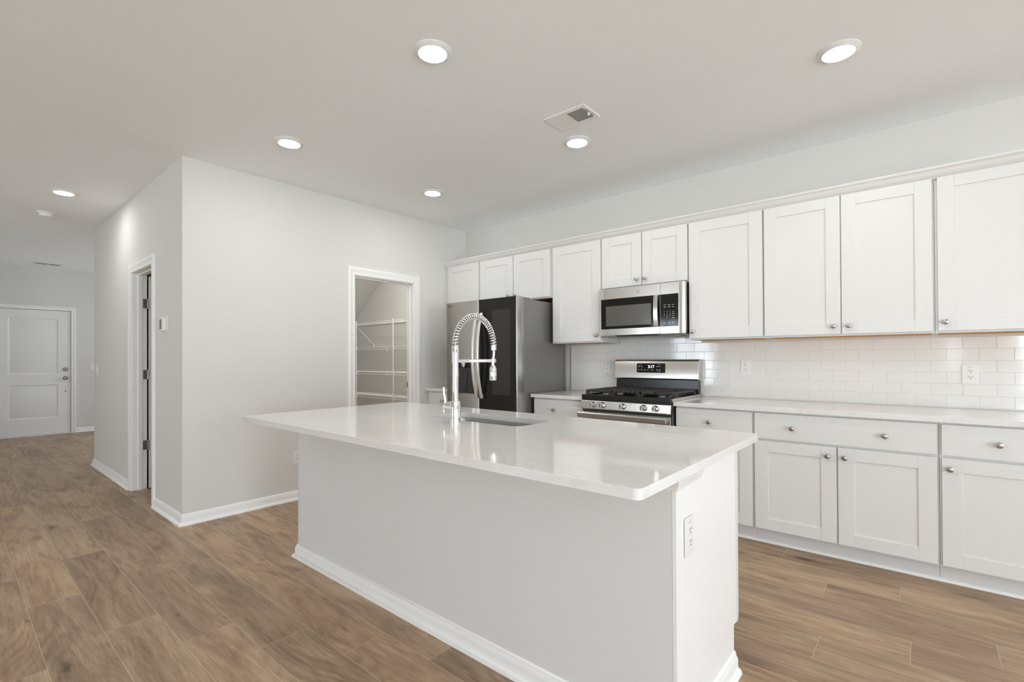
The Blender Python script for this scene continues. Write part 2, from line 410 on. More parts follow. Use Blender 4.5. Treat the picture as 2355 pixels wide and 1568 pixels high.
for i, (w, a0, a1, z0, z1) in enumerate(WIN):
    b = B(); t = 0.045
    def fx(p0, p1, q0, q1):
        if w == 'R': b.box(XR + .03, XR + .10, p0, p1, q0, q1)
        elif w == 'K': b.box(p0, p1, YK + .03, YK + .10, q0, q1)
        else: b.box(p0, p1, YF - .10, YF - .03, q0, q1)
    fx(a0, a1, z0, z0 + t); fx(a0, a1, z1 - t, z1); fx(a0, a0 + t, z0 + t, z1 - t); fx(a1 - t, a1, z0 + t, z1 - t)
    m_ = (a0 + a1) / 2
    fx(m_ - .03, m_ + .03, z0 + t, z1 - t)
    if z0 > .3: fx(a0 + t, a1 - t, (z0 + z1) / 2 - .02, (z0 + z1) / 2 + .02)
    b.make('window_%d' % (i + 1), M_trim, kind='structure', bevel=.002)

# sloped ceiling under the stairs inside the pantry
b = B(); b.prism([(-7.38, 1.297), (-5.462, 2.778), (-5.30, 2.778), (-5.30, 2.90), (-5.5, 2.90), (-7.38, 1.45)][0:2] + [(-5.62, 2.778), (-7.38, 1.42)], 1, 2.40, YK)
b.make('ceiling_pantry', M_wall, kind='structure')

# base moulding profile (a = out from wall, b = up)
BPROF = [(0, 0), (.030, 0), (.0285, .010), (.023, .0175), (.016, .0205), (.0145, .0225), (.0145, .052), (.012, .060), (.0085, .066), (.0075, .074), (.004, .081), (0, .083)]
def base(name, path, side):
    b = B(); b.sweep([(x, y, 0) for x, y in path], BPROF, (0, 0, 1), side); return b.make(name, M_trim, kind='structure', ang=50)
base('baseboard_left', [(XP, PY0 - .072), (XP, YC), (HX1 + .077, YC)], 1)
base('baseboard_corner', [(XP, YK - .56), (XP, PY1 + .072)], 1)
base('baseboard_hall', [(HX0 - .077, YC), (XL, YC), (XL, YK)], 1)
base('baseboard_entry', [(XD, YK), (XD, EY1 + .062)], 1)
base('baseboard_right', [(XR, YF), (XR, -3.95)], 1)
base('baseboard_front', [(-7.88, YF), (0.2, YF)], 1)
base('baseboard_back', [(0.56, YK), (XR, YK)], -1)

# casing profile: a = outward from the opening, b = out of the wall
CPROF = [(0, 0), (0, .010), (.006, .0125), (.016, .0125), (.020, .0105), (.030, .0125), (.044, .0155), (.052, .0185), (.070, .0185), (.073, .016), (.073, 0)]
def casing(name, pts, n, side, w=None, parent=None):
    pr = CPROF if w is None else [(a * w / .073, b_) for a, b_ in CPROF]
    b = B(); b.sweep(pts, pr, n, side); return b
# pantry doorway
tr = thing('trim_1', None, None, (XP, (PY0 + PY1) / 2, 0), kind='structure')
casing('c', [(XP, PY0 - .003, 0), (XP, PY0 - .003, PZ + .003), (XP, PY1 + .003, PZ + .003), (XP, PY1 + .003, 0)], (1, 0, 0), 1).make('casing', M_trim, tr, ang=50)
b = B(); x0, x1 = XP - WT, XP
b.box(x0, x1, PY0 - .012, PY0 + .006, 0, PZ); b.box(x0, x1, PY1 - .006, PY1 + .012, 0, PZ); b.box(x0, x1, PY0 - .012, PY1 + .012, PZ - .006, PZ + .012)
sx0, sx1 = XP - .082, XP - .047
b.box(sx0, sx1, PY0 + .006, PY0 + .018, 0, PZ - .006); b.box(sx0, sx1, PY1 - .018, PY1 - .006, 0, PZ - .006); b.box(sx0, sx1, PY0 + .006, PY1 - .006, PZ - .018, PZ - .006)
b.make('jamb', M_trim, tr, bevel=.0015)
b = B(); b.box(XP - .113, XP - .086, PY1 - .0085, PY1 - .0055, .925, .985); b.make('strike_plate', M_dnickel, tr, label='dark metal strike plate')
# hall doorway
tr = thing('trim_2', None, None, ((HX0 + HX1) / 2, YC, 0), kind='structure')
casing('c', [(HX0 - .004, YC, 0), (HX0 - .004, YC, HZ + .004), (HX1 + .004, YC, HZ + .004), (HX1 + .004, YC, 0)], (0, -1, 0), 1).make('casing', M_trim, tr, ang=50)
b = B()
b.box(HX0 - .012, HX0, YC, YC + WT, 0, HZ); b.box(HX1, HX1 + .012, YC, YC + WT, 0, HZ); b.box(HX0, HX1, YC, YC + WT, HZ, HZ + .012)
b.box(HX0, HX0 + .012, YC + .045, YC + .078, 0, HZ - .012); b.box(HX1 - .012, HX1, YC + .045, YC + .078, 0, HZ - .012); b.box(HX0, HX1, YC + .045, YC + .078, HZ - .012, HZ)
b.make('jamb', M_trim, tr, bevel=.0015)

def panel_leaf(b, u0, u1, z0, z1, panels, P, th):
    """door leaf with moulded raised panels. P(u, d, z) -> xyz, d = depth behind the face"""
    us = sorted({u0, u1, *[p[0] for p in panels], *[p[1] for p in panels]}); zs = sorted({z0, z1, *[p[2] for p in panels], *[p[3] for p in panels]})
    for a0, a1 in zip(us[:-1], us[1:]):
        for c0, c1 in zip(zs[:-1], zs[1:]):
            hit = [p for p in panels if abs(p[0] - a0) < 1e-6 and abs(p[2] - c0) < 1e-6 and abs(p[3] - c1) < 1e-6]
            if not hit:
                b.face([P(a0, 0, c0), P(a1, 0, c0), P(a1, 0, c1), P(a0, 0, c1)])
            else:
                seq = [(0, 0), (.006, .004), (.014, .009), (.028, .009), (.046, .0025)]
                b.grid([[P(a0 + i, d, c0 + i), P(a1 - i, d, c0 + i), P(a1 - i, d, c1 - i), P(a0 + i, d, c1 - i)] for i, d in seq], True, False, True)
    b.grid([[P(u0, d, z0), P(u1, d, z0), P(u1, d, z1), P(u0, d, z1)] for d in (0, th)], True, False, True)
    bmesh.ops.remove_doubles(b.bm, verts=b.bm.verts, dist=1e-5)

# front entry door
d1 = thing('door_1', None, None, (XD - .04, (EY0 + EY1) / 2, 0), kind='structure')
b = B(); panel_leaf(b, EY0 + .003, EY1 - .003, 0.018, 2.076, [(.672, 1.262, .285, .835), (.672, 1.262, 1.012, 1.935)], lambda u, d, z: (XD - .012 - d, u, z), .045)
b.make('leaf', M_door, d1, ang=20)
b = B(); b.lathe([(.033, 0), (.033, .006), (.026, .010), (.012, .012), (.012, .030), (.020, .036), (.027, .046), (.027, .058), (.020, .066), (.001, .068)], (XD - .012, 1.356, .940), (1, 0, 0), 24)
b.make('doorknob', M_dnickel, d1)
b = B(); b.lathe([(.032, 0), (.032, .012), (.026, .018), (.001, .018)], (XD - .012, 1.356, 1.088), (1, 0, 0), 24); b.box(XD + .005, XD + .018, 1.352, 1.360, 1.072, 1.104)
b.make('deadbolt_turn', M_dnickel, d1)
b = B(); b.lathe([(.011, 0), (.011, .004), (.001, .006)], (XD - .012, 1.356, .718), (1, 0, 0), 16); b.make('viewer_cap', M_dnickel, d1)
b = B(); b.box(XD - .03, XD - .010, EY1 - .004, EY1 - .001, .90, .98); b.make('latch_plate', M_darkslot, d1)
b = B(); b.box(XD - .15, XD + .012, EY0 - .01, EY1 + .01, 0.0005, .014); b.make('threshold', M_wire, d1, bevel=.003)
casing('c', [(XD, EY0 - .004, 0), (XD, EY0 - .004, EZ + .004), (XD, EY1 + .004, EZ + .004), (XD, EY1 + .004, 0)], (1, 0, 0), 1, w=.055).make('casing', M_trim, d1, ang=50)
b = B(); b.box(XD - .15, XD, EY0 - .01, EY0, 0, EZ); b.box(XD - .15, XD, EY1, EY1 + .01, 0, EZ); b.box(XD - .15, XD, EY0 - .01, EY1 + .01, EZ, EZ + .01); b.make('jamb', M_trim, d1)
b = B(); b.box(XD - .15, XD - .10, EY0, EY1, 0, EZ); b.make('outer_panel', M_darkslot, d1)

# hall door, standing open into the room behind
d2 = thing('door_2', None, None, (HX0 + .02, YC + WT + .02, 0), kind='structure')
b = B(); yl = YC + WT + .012
panel_leaf(b, yl, yl + .68, .012, 2.045, [(yl + .11, yl + .57, .25, .80), (yl + .11, yl + .57, .98, 1.92)], lambda u, d, z: (HX0 + .042 - d, u, z), .036)
b.make('leaf', M_door, d2, ang=20)
for zc in (1.785, 1.10, 0.422):
    b = B()
    b.box(HX0 - .001, HX0 + .0025, YC + .084, YC + WT + .004, zc - .045, zc + .045)
    b.box(HX0 + .008, HX0 + .040, yl - .003, yl + .001, zc - .045, zc + .045)
    b.cyl((HX0 + .0045, yl - .004, zc - .047), (HX0 + .0045, yl - .004, zc + .047), .006, 12)
    b.make('hinge', M_dnickel, d2, bevel=.0015)

# ------------------------------------------------------------------ crown and shoe moulding of the kitchen
YU, YB = 3.788, 3.499      # door face planes of upper and base cabinets
XE = 0.525                 # right end of the run
CRP = [(0, 0), (.010, 0), (.012, .006), (.020, .010), (.034, .022), (.044, .036), (.048, .046), (.056, .050), (.058, .056), (.058, .062), (0, .062)]
b = B(); b.sweep([(XP, YU + .016, 2.288), (XE + .001, YU + .016, 2.288), (XE + .001, YK, 2.288)], CRP, (0, 0, 1), -1)
b.make('trim_3', M_cab, kind='structure', ang=45)
SH = [(0, 0), (.013, 0), (.0125, .007), (.009, .014), (.004, .018), (0, .019)]
YT = YK - .548
b = B(); b.sweep([(-1.408, YT, 0), (XE, YT, 0)], SH, (0, 0, 1), -1); b.make('trim_4', M_trim, kind='structure', ang=60)

# ------------------------------------------------------------------ cabinets
def shaker(b, x0, x1, z0, z1, yf, st=.088, th=.019, yd=1):
    # yd=+1: face looks to -y
    a = lambda d: yf + yd * d
    b.box(x0, x0 + st, a(0), a(th), z0, z1); b.box(x1 - st, x1, a(0), a(th), z0, z1)
    b.box(x0 + st, x1 - st, a(0), a(th), z0, z0 + st * .9); b.box(x0 + st, x1 - st, a(0), a(th), z1 - st * .9, z1)
    b.box(x0 + st - .002, x1 - st + .002, a(.0070), a(th), z0 + st * .9 - .002, z1 - st * .9 + .002)
def knob(parent, x, z, yf, yd=1):
    b = B(); b.lathe([(.008, 0), (.0065, .003), (.0055, .012), (.008, .016), (.0145, .019), (.0160, .0225), (.0145, .0265), (.009, .029), (.001, .030)], (x, yf, z), (0, -yd, 0), 20)
    return b.make('knob', M_nickel, parent, label='round brushed nickel knob')

def upper(x0, x1, z0, doors, label, knobs, depth_top=YK, st=.062, cover=True):
    t = thing('wall_cabinet', label, 'cabinet', ((x0 + x1) / 2, YK, z0), group='white upper cabinets')
    b = B(); b.box(x0 + .0005, x1 - .0005, YU + .039, YK - .001, z0 + .012, 2.300)
    b.box(x0 + .0005, x0 + .016, YU + .039, YK - .001, z0, z0 + .013); b.box(x1 - .016, x1 - .0005, YU + .039, YK - .001, z0, z0 + .013)
    b.make('carcass', M_cab, t)
    b = B(); b.box(x0 + .0005, x1 - .0005, YU + .0205, YU + .039, z0, 2.300); b.make('face_frame', M_cab, t, bevel=.0008)
    b = B(); b.box(x0 + .017, x1 - .017, YU + .040, YK - .002, z0 + .0006, z0 + .0115); b.make('bottom_panel', M_wood_raw, t, label='orange raw wood underside')
    for (a0, a1), k in zip(doors, knobs):
        b = B(); shaker(b, a0, a1, z0 + .012, 2.2925, YU, st=st); d = b.make('door', M_cab, t, bevel=.0009, seg=1)
        if k: knob(d, k, z0 + .063, YU)
    return t
ZU = 1.378
upper(XP + .001, -3.686, ZU, [(-4.190, -3.697)], 'tall white wall cabinet in the corner, half hidden by the refrigerator', [None], st=.075)
upper(-3.685, -2.721, 1.823, [(-3.669, -3.204), (-3.196, -2.736)], 'short two-door white wall cabinet right above the refrigerator', [-3.262, -3.172], st=.085)
upper(-2.720, -2.176, ZU, [(-2.703, -2.182)], 'tall white wall cabinet between the refrigerator and the microwave', [-2.222], st=.088)
upper(-2.175, -1.4005, 1.838, [(-2.168, -1.794), (-1.786, -1.407)], 'short two-door white wall cabinet right above the microwave', [-1.833, -1.760], st=.085)
upper(-1.400, -.8665, ZU, [(-1.395, -.871)], 'single-door white wall cabinet just right of the microwave', [-1.366], st=.088)
upper(-.866, .0555, ZU, [(-.859, -.408), (-.402, .046)], 'wide two-door white wall cabinet above the middle backsplash outlet', [-.447, -.363], st=.080)
upper(.056, XE, ZU, [(.069, .513)], 'white wall cabinet at the right edge above the last outlet', [.100], st=.074)

def basecab(x0, x1, label, drawers, doors, yb=YB):
    t = thing('base_cabinet', label, 'cabinet', ((x0 + x1) / 2, YK, 0), group='white base cabinets')
    b = B(); b.box(x0 + .0005, x1 - .0005, yb + .039, YK - .001, .100, .8835); b.make('carcass', M_cab, t)
    b = B(); b.box(x0 + .0005, x1 - .0005, yb + .0205, yb + .039, .100, .8835); b.make('face_frame', M_cab, t, bevel=.0008)
    b = B(); b.box(x0 + .0005, x1 - .0005, YT + .001, YT + .016, 0, .100); b.make('toe_kick', M_cab, t)
    for a0, a1, ks in drawers:
        b = B(); b.box(a0, a1, yb, yb + .019, .706, .873); d = b.make('drawer', M_cab, t, bevel=.0012)
        for k in ks: knob(d, k, .786, yb)
    for a0, a1, k in doors:
        b = B(); shaker(b, a0, a1, .112, .692, yb, st=.080); d = b.make('door', M_cab, t, bevel=.0009, seg=1)
        if k: knob(d, k, .636, yb)
    return t
basecab(XP + .001, -3.715, 'white base cabinet in the far corner left of the refrigerator', [(-4.185, -3.725, [-3.960])], [(-4.185, -3.725, -4.14)])
basecab(-2.719, -2.186, 'white base cabinet between the refrigerator and the gas range', [(-2.712, -2.195, [-2.490])], [(-2.712, -2.195, -2.24)])
basecab(-1.396, -.8665, 'white base cabinet just right of the range, partly behind the island', [(-1.391, -.875, [-1.153])], [(-1.391, -.875, -1.35)])
basecab(-.866, .0615, 'wide white base cabinet with one long two-knob drawer over two doors', [(-.860, .053, [-.638, -.171])], [(-.860, -.405, -.448), (-.397, .053, -.362)])
basecab(.062, XE, 'white base cabinet at the right edge with one drawer over one door', [(.072, .515, [.293])], [(.072, .515, .105)])

# ------------------------------------------------------------------ countertops
def counter(x0, x1, label, group='perimeter countertops'):
    b = B(); b.box(x0, x1, YK - .648, YK - .001, .884, .914)
    b.make('countertop', M_quartz, bevel=.002, label=label, cat='countertop', group=group)
counter(XP + .002, -3.706, 'short white quartz countertop in the far corner left of the refrigerator')
counter(-2.741, -2.181, 'short white quartz countertop between the refrigerator and the range')
counter(-1.405, XE + .015, 'long white quartz countertop running right from the range')

# ------------------------------------------------------------------ tile backsplash
def backsplash():
    b = B(); X0, X1 = -2.717, XE + .012; TW, THH = .1507, .0733; g = .0007
    b.mi = 1; b.box(X0, X1, YK - .0098, YK - .001, .9145, 1.3775); b.box(-2.165, -1.41, YK - .0098, YK - .001, 1.3776, 1.445)
    b.mi = 0; rr = random.Random(3)
    z = .9217 - THH; k = 0
    while z < 1.44:
        off = -.567 + (TW / 2 if k % 2 == 1 else 0)
        xx = off - TW * math.ceil((off - X0) / TW)
        while xx < X1:
            for lo, hi, zl in ((X0, X1, 1.377),) if z + THH / 2 < 1.37 else ((-2.162, -1.413, 1.444),):
                a0, a1 = max(xx, lo) + g, min(xx + TW, hi) - g; c0, c1 = max(z, .9147) + g, min(z + THH, zl if z < 1.30 else (1.444 if (xx > -2.162 and xx + TW < -1.413) else min(zl, 1.444))) - g
                if a1 - a0 > .004 and c1 - c0 > .003:
                    tx, tz = rr.gauss(0, .0018), rr.gauss(0, .0018); y = YK - .0115
                    P = lambda x, zz, d: (x, y + d + (x - (a0 + a1) / 2) * tx + (zz - (c0 + c1) / 2) * tz, zz)
                    e = .0012
                    b.grid([[P(a0, c0, .0022), P(a1, c0, .0022), P(a1, c1, .0022), P(a0, c1, .0022)], [P(a0 + e * .3, c0 + e * .3, .0006), P(a1 - e * .3, c0 + e * .3, .0006), P(a1 - e * .3, c1 - e * .3, .0006), P(a0 + e * .3, c1 - e * .3, .0006)],
                            [P(a0 + e, c0 + e, 0), P(a1 - e, c0 + e, 0), P(a1 - e, c1 - e, 0), P(a0 + e, c1 - e, 0)]], True, False, True)
            xx += TW
        z += THH; k += 1
    b.make('tile_backsplash', [M_tile, M_grout], label='glossy white subway tile backsplash between countertop and wall cabinets', cat='backsplash', ang=20)
backsplash()
b = B(); b.box(-2.7205, -2.7175, YK - .0125, YK - .001, .9145, 1.377); b.make('trim_5', M_nickel, kind='structure')

# ------------------------------------------------------------------ outlets and switches
def plate(kind, loc, face, label, w=.070, h=.115, group=None):
    """face: '-y' or '+x' ; loc = centre on the wall"""
    lx, ly, lz = loc
    if face == '-y': P = lambda u, d, z: (lx + u, ly - d, lz + z)
    else: P = lambda u, d, z: (lx + d, ly + u, lz + z)
    name, cat = ('light_switch', 'light switch') if kind == 'switch' else ('wall_outlet', 'outlet')
    t = thing(name, label, cat, loc, group=group)
    def bx(b, u0, u1, d0, d1, z0, z1):
        p, q = P(u0, d0, z0), P(u1, d1, z1); b.box(p[0], q[0], p[1], q[1], p[2], q[2])
    b = B(); bx(b, -w / 2, w / 2, 0.0002, .0055, -h / 2, h / 2); b.make('faceplate', M_plastic, t, bevel=.002)
    if kind == 'duplex':
        for zc in (.0195, -.0195):
            b = B(); ring = [(math.cos(a) * .0172, max(-.0135, min(.0135, math.sin(a) * .0172))) for a in [2 * math.pi * i / 28 for i in range(28)]]
            b.grid([[P(u, d, zc + z) for u, z in ring] for d in (.0053, .0078)], True, False, True); r = b.make('receptacle', M_plastic, t, bevel=.0006)
            for u in (-.0066, .0066):
                b = B(); bx(b, u - .0012, u + .0012, .0076, .0082, zc + .0005, zc + .0085); b.make('slot', M_darkslot, r)
            b = B(); b.lathe([(.0027, 0), (.0027, .0006)], P(0, .0076, zc - .0065), Vector(P(0, 1, 0)) - Vector(P(0, 0, 0)), 12); b.make('ground_hole', M_darkslot, r)
    elif kind == 'gfci':
        b = B(); bx(b, -.0168, .0168, .0053, .0085, -.0335, .0335); r = b.make('receptacle', M_plastic, t, bevel=.0008)
        for zc in (.0215, -.0215):
            for u in (-.0059, .0059):
                b = B(); bx(b, u - .0011, u + .0011, .0083, .0088, zc - .003, zc + .004); b.make('slot', M_darkslot, r)
            b = B(); b.lathe([(.0022, 0), (.0022, .0006)], P(0, .0083, zc - .007), Vector(P(0, 1, 0)) - Vector(P(0, 0, 0)), 10); b.make('ground_hole', M_darkslot, r)
        for z0_ in (.001, -.0065):
            b = B(); bx(b, -.009, .009, .0083, .0100, z0_, z0_ + .0055); b.make('test_button', M_plastic, r, bevel=.0004)
    elif kind == 'switch':
        b = B(); bx(b, -.005, .005, .0053, .016, -.004, .012); b.make('toggle', M_plastic, t, bevel=.001)
    if kind in ('duplex', 'gfci'):
        b = B(); bx(b, -.010, .010, .0054, .0058, .0425, .0455); b.make('printed_mark', M_mark_shade, t)
    else:
        for zc in (.030, -.030):
            b = B(); b.lathe([(.003, 0), (.003, .001)], P(0, .0053, zc), Vector(P(0, 1, 0)) - Vector(P(0, 0, 0)), 10); b.make('screw', M_nickel, t)
YTI = YK - .0118
plate('gfci', (-2.300, YTI, 1.158), '-y', 'white outlet on the backsplash left of the range backguard')
plate('duplex', (-1.072, YTI, 1.160), '-y', 'white outlet on the backsplash just right of the range')
plate('duplex', (.222, YTI, 1.128), '-y', 'white outlet on the backsplash near the right edge of the photo', w=.078, h=.117)
plate('duplex', (XP, 2.037, .377), '+x', 'white outlet low on the left wall beside the island corner')
plate('duplex', (-.578, 1.548, .672), '+x', 'white outlet on the white end panel of the island', w=.070, h=.122)
plate('switch', (XD, 1.705, 1.125), '+x', 'white light switch beside the front entry door')
plate('switch', (-7.30, YC, 1.130), '-y', 'white light switch near the far end of the hallway wall')
t = thing('thermostat', 'small white thermostat with dark face on the hallway wall near the corner', 'thermostat', (-4.67, YC, 1.525))
b = B(); b.box(-4.735, -4.585, YC - .005, YC - .0002, 1.466, 1.590); b.make('wall_plate', M_plastic, t, bevel=.003)
b = B(); b.box(-4.725, -4.622, YC - .026, YC - .005, 1.474, 1.582); b.make('housing', M_plastic, t, bevel=.006)
b = B(); b.box(-4.7285, -4.7245, YC - .0225, YC - .006, 1.488, 1.566); b.make('side_vent', M_grill, t)
b = B(); b.box(-4.718, -4.668, YC - .0268, YC - .0255, 1.490, 1.570); b.make('display', M_grill, t)

# ------------------------------------------------------------------ kitchen island
IX0, IX1, IY0, IY1 = -3.018, -.5403, 1.1251, 2.2703
bX0, bX1, bY0, bY1 = -3.0235, -.580, 1.4544, 2.104
bX0 = -2.990
bX0 = -3.0135
isl = thing('kitchen_island', 'large kitchen island with grey painted front and white end panel', 'kitchen island', ((bX0 + bX1) / 2, (bY0 + bY1) / 2, 0))
b = B(); b.box(bX0, bX1 - .014, bY0, bY0 + .012, 0, .884); b.make('front_panel', M_island, isl, label='light grey painted back panel')
b = B(); b.box(bX0 + .002, bX1 - .016, bY0 + .0125, bY1 - .045, .10, .60); b.box(bX0 + .002, bX1 - .016, bY0 + .0125, 1.70, .60, .8835); b.box(bX0 + .002, -2.32, 1.70, bY1 - .045, .60, .8835); b.box(-1.35, bX1 - .016, 1.70, bY1 - .045, .60, .8835)
b.box(bX0 + .002, bX1 - .016, 2.035 - .03, 2.035 - .012, 0, .10); b.make('carcass', M_cab, isl)
ep = [(bY0, 0), (2.032, 0), (2.032, .181), (bY1 - .045, .181), (bY1 - .045, .884), (bY0, .884)]
b = B(); b.prism(ep, 0, bX1 - .0135, bX1); b.make('end_panel', M_trim, isl, bevel=.001, label='white end panel')
b = B(); b.prism([(y, z) for y, z in ep], 0, bX0 - .0005, bX0 + .0015); b.make('end_panel', M_trim, isl)
b = B(); b.box(bX0 + .002, bX1 + .002, bY1 - .0445, bY1 - .0200, .181, .62); b.box(bX0 + .002, -2.20, bY1 - .0445, bY1 - .0200, .62, .8835); b.box(-1.43, bX1 + .002, bY1 - .0445, bY1 - .0200, .62, .8835); b.make('face_frame', M_cab, isl, bevel=.001)
xs = [bX0 + .006, -2.55, -2.09, -1.63, -1.04, bX1 - .002]
for i, (a0, a1) in enumerate(zip(xs[:-1], xs[1:])):
    b = B(); shaker(b, a0 + .004, a1 - .004 if i < 4 else a1, .185, .692 if i not in (1, 2) else .873, bY1, st=.075, yd=-1); d = b.make('door', M_cab, isl, bevel=.0009, seg=1)
    knob(d, a1 - .04 if i % 2 else a0 + .04, .63, bY1, -1)
    if i not in (1, 2):
        b = B(); b.box(a0 + .004, a1 - .004 if i < 4 else a1, bY1 - .019, bY1, .706, .873); d = b.make('drawer', M_cab, isl, bevel=.001); knob(d, (a0 + a1) / 2, .786, bY1, -1)
b = B(); b.sweep([(bX1, 2.032, 0), (bX1, bY0, 0), (bX0, bY0, 0), (bX0, 2.032, 0)], BPROF, (0, 0, 1), 1); b.make('base_moulding', M_trim, isl, ang=50)
TP = [(0, -.050), (.006, -.050), (.008, -.044), (.009, -.034), (.013, -.030), (.014, -.020), (.018, -.012), (.022, -.006), (.022, -.0006), (0, -.0006)]
b = B(); b.sweep([(bX1, 1.660, .884), (bX1, bY0, .884), (bX0, bY0, .884), (bX0, 1.66, .884)], TP, (0, 0, 1), 1); b.make('top_moulding', M_trim, isl, ang=50)

# island countertop with sink cut-out
SX0, SX1, SY0, SY1 = -2.150, -1.480, 1.780, 2.070
def island_top():
    bm = bmesh.new()
    outer = rrect(IX0, IX1, IY0, IY1, .022, 5); inner = rrect(SX0, SX1, SY0, SY1, .055, 7)
    vo = [bm.verts.new((x, y, .914)) for x, y in outer]; vi = [bm.verts.new((x, y, .914)) for x, y in inner]
    es = [bm.edges.new((v[i], v[(i + 1) % len(v)])) for v in (vo, vi) for i in range(len(v))]
    bmesh.ops.triangle_fill(bm, use_beauty=True, edges=es)
    top = list(bm.faces)
    lo = {v: bm.verts.new((v.co.x, v.co.y, .884)) for v in vo + vi}
    for f in top: bm.faces.new([lo[v] for v in reversed(f.verts)])
    for v in (vo, vi):
        for i in range(len(v)):
            j = (i + 1) % len(v); bm.faces.new((v[i], v[j], lo[v[j]], lo[v[i]]))
    b = B(); b.bm.free(); b.bm = bm
    return b.make('countertop', M_quartz, bevel=.0025, label='large glossy white quartz countertop on the island, cut out for the sink', cat='countertop')
island_top()

# undermount sink
snk = thing('kitchen_sink', 'rectangular stainless steel undermount sink set in the island top', 'sink', ((SX0 + SX1) / 2, (SY0 + SY1) / 2, .66))
b = B()
lv = [(.010, .8835, .06), (-.004, .8835, .055), (-.006, .876, .055), (-.012, .72, .055), (-.022, .690, .06), (-.045, .676, .07), (-.10, .672, .05)]
b.grid([[(x, y, z) for x, y in rrect(SX0 - o_, SX1 + o_, SY0 - o_, SY1 + o_, r_, 7)] for o_, z, r_ in lv], True, False, True)
b.make('bowl', M_sink, snk, solid=.0012)
b = B(); b.lathe([(.055, .0), (.052, .003), (.040, .003), (.034, -.004), (.001, -.004)], ((SX0 + SX1) / 2, 1.93, .6725), (0, 0, 1), 28); b.make('drain', M_chrome, snk)

# spring faucet
FX, FY, FZ = -1.824, 1.698, .914
fc = thing('spring_faucet', 'tall chrome pull-down faucet with exposed spring beside the sink', 'faucet', (FX, FY, FZ))
b = B(); b.lathe([(.029, 0), (.029, .004), (.0265, .006), (.0265, .108), (.0245, .112), (.018, .1125)], (FX, FY, FZ), (0, 0, 1), 32); b.make('base_body', M_chrome, fc)
b = B(); b.cyl((FX, FY, FZ + .110), (FX, FY, 1.222), .0165, 28); b.lathe([(.0185, 0), (.0185, .030), (.0185, .082), (.0175, .085)], (FX, FY, 1.222), (0, 0, 1), 28); b.make('riser', M_chrome, fc)
# lever on the left of the body
b = B(); b.cyl((FX - .02, FY, 1.000), (FX - .062, FY, 1.000), .0195, 24); b.make('lever_hub', M_chrome, fc)
b = B(); b.tube([(FX - .080, FY - .006, .962), (FX - .083, FY - .005, .985), (FX - .074, FY, 1.004), (FX - .078, FY, 1.03), (FX - .086, FY, 1.06), (FX - .088, FY, 1.092)], [.004, .006, .0075, .0065, .006, .0055], 12, 1.2)
b.cyl((FX - .060, FY, 1.0), (FX - .078, FY, 1.0), .006, 12); b.make('lever_handle', M_chrome, fc)
AR = .1455; ZC = 1.308
def arc(t):  # t 0..1 -> point on the hose centreline
    a = math.pi * t
    return Vector((FX, FY + AR - AR * math.cos(a), ZC + .158 * math.sin(a)))
def arc_full(n):
    pts = [Vector((FX, FY, 1.30 + i * .006)) for i in range(3)] + [arc(i / n) for i in range(n + 1)]
    return pts
b = B(); b.tube(arc_full(40), .0075, 12); b.make('hose_core', M_dnickel, fc)
turns = 32; npt = turns * 14
pts = []
for i in range(npt + 1):
    t = i / npt; p = arc(t * .985); q = arc(min(t * .985 + .005, 1)); tg = (q - p).normalized(); nn = Vector((1, 0, 0)); bb = tg.cross(nn)
    a = 2 * math.pi * turns * t; pts.append(p + (nn * math.cos(a) + bb * math.sin(a)) * .0140)
b = B(); b.tube(pts, .0034, 8); b.make('spring', M_chrome, fc, ang=75)
ey = FY + 2 * AR
b = B(); b.lathe([(.014, -.006), (.0155, -.004), (.0155, .022), (.013, .024)], (FX, ey, 1.292), (0, 0, 1), 24); b.make('spring_collar', M_chrome, fc)
b = B(); b.tube([(FX, ey, 1.300), (FX, ey + .001, 1.270), (FX, ey - .003, 1.245), (FX, ey - .006, 1.190)], .0068, 12); b.make('lower_hose', M_wire, fc)
b = B(); b.box(FX - .008, FX + .008, FY + .014, ey - .016, 1.2205, 1.2375); b.make('support_arm', M_chrome, fc, bevel=.003)
b = B(); b.lathe([(.0135, 0), (.0135, .022)], (FX, ey - .005, 1.218), (0, 0, 1), 20); b.box(FX - .006, FX + .006, ey - .022, ey + .014, 1.221, 1.237); b.make('hose_clamp', M_chrome, fc, bevel=.001)
b = B(); b.lathe([(.011, 0), (.0175, -.014), (.0195, -.019), (.0200, -.080), (.019, -.084), (.012, -.086)], (FX, ey - .006, 1.204), (0, 0, 1), 28); b.lathe([(.0085, 0), (.0085, .012)], (FX, ey - .006, 1.203), (0, 0, 1), 16); b.make('spray_head', M_chrome, fc)

# ------------------------------------------------------------------ refrigerator
RX0, RX1, RYF = -3.700, -2.762, 3.322
rf = thing('refrigerator', 'stainless french-door refrigerator with black glass right door and dispenser', 'refrigerator', ((RX0 + RX1) / 2, 3.75, 0))
xm = (RX0 + RX1) / 2 - .004
b = B(); b.box(RX0 + .003, RX1 - .002, RYF + .103, 4.085, .02, 1.782); b.make('cabinet_body', M_side, rf, bevel=.004, label='flat grey side')
def rdoor(x0, x1, z0, z1):
    b = B(); r = .012
    prof = [(x0, RYF + .095), (x0, RYF + r), (x0 + r * .3, RYF + r * .3), (x0 + r, RYF), (x1 - r, RYF), (x1 - r * .3, RYF + r * .3), (x1, RYF + r), (x1, RYF + .095)]
    b.prism(prof, 2, z0, z1); return b
dl = rdoor(RX0, xm - .0025, .742, 1.800).make('door', M_steelv, rf, bevel=.0015, label='stainless left door')
dr = rdoor(xm + .0025, RX1, .742, 1.800).make('door', M_steelv, rf, bevel=.0015, label='right door faced with black glass')
b = B(); b.box(xm + .0035, RX1 - .012, RYF - .003, RYF + .001, .744, 1.799); gl = b.make('glass_front', M_black, dr, bevel=.001)
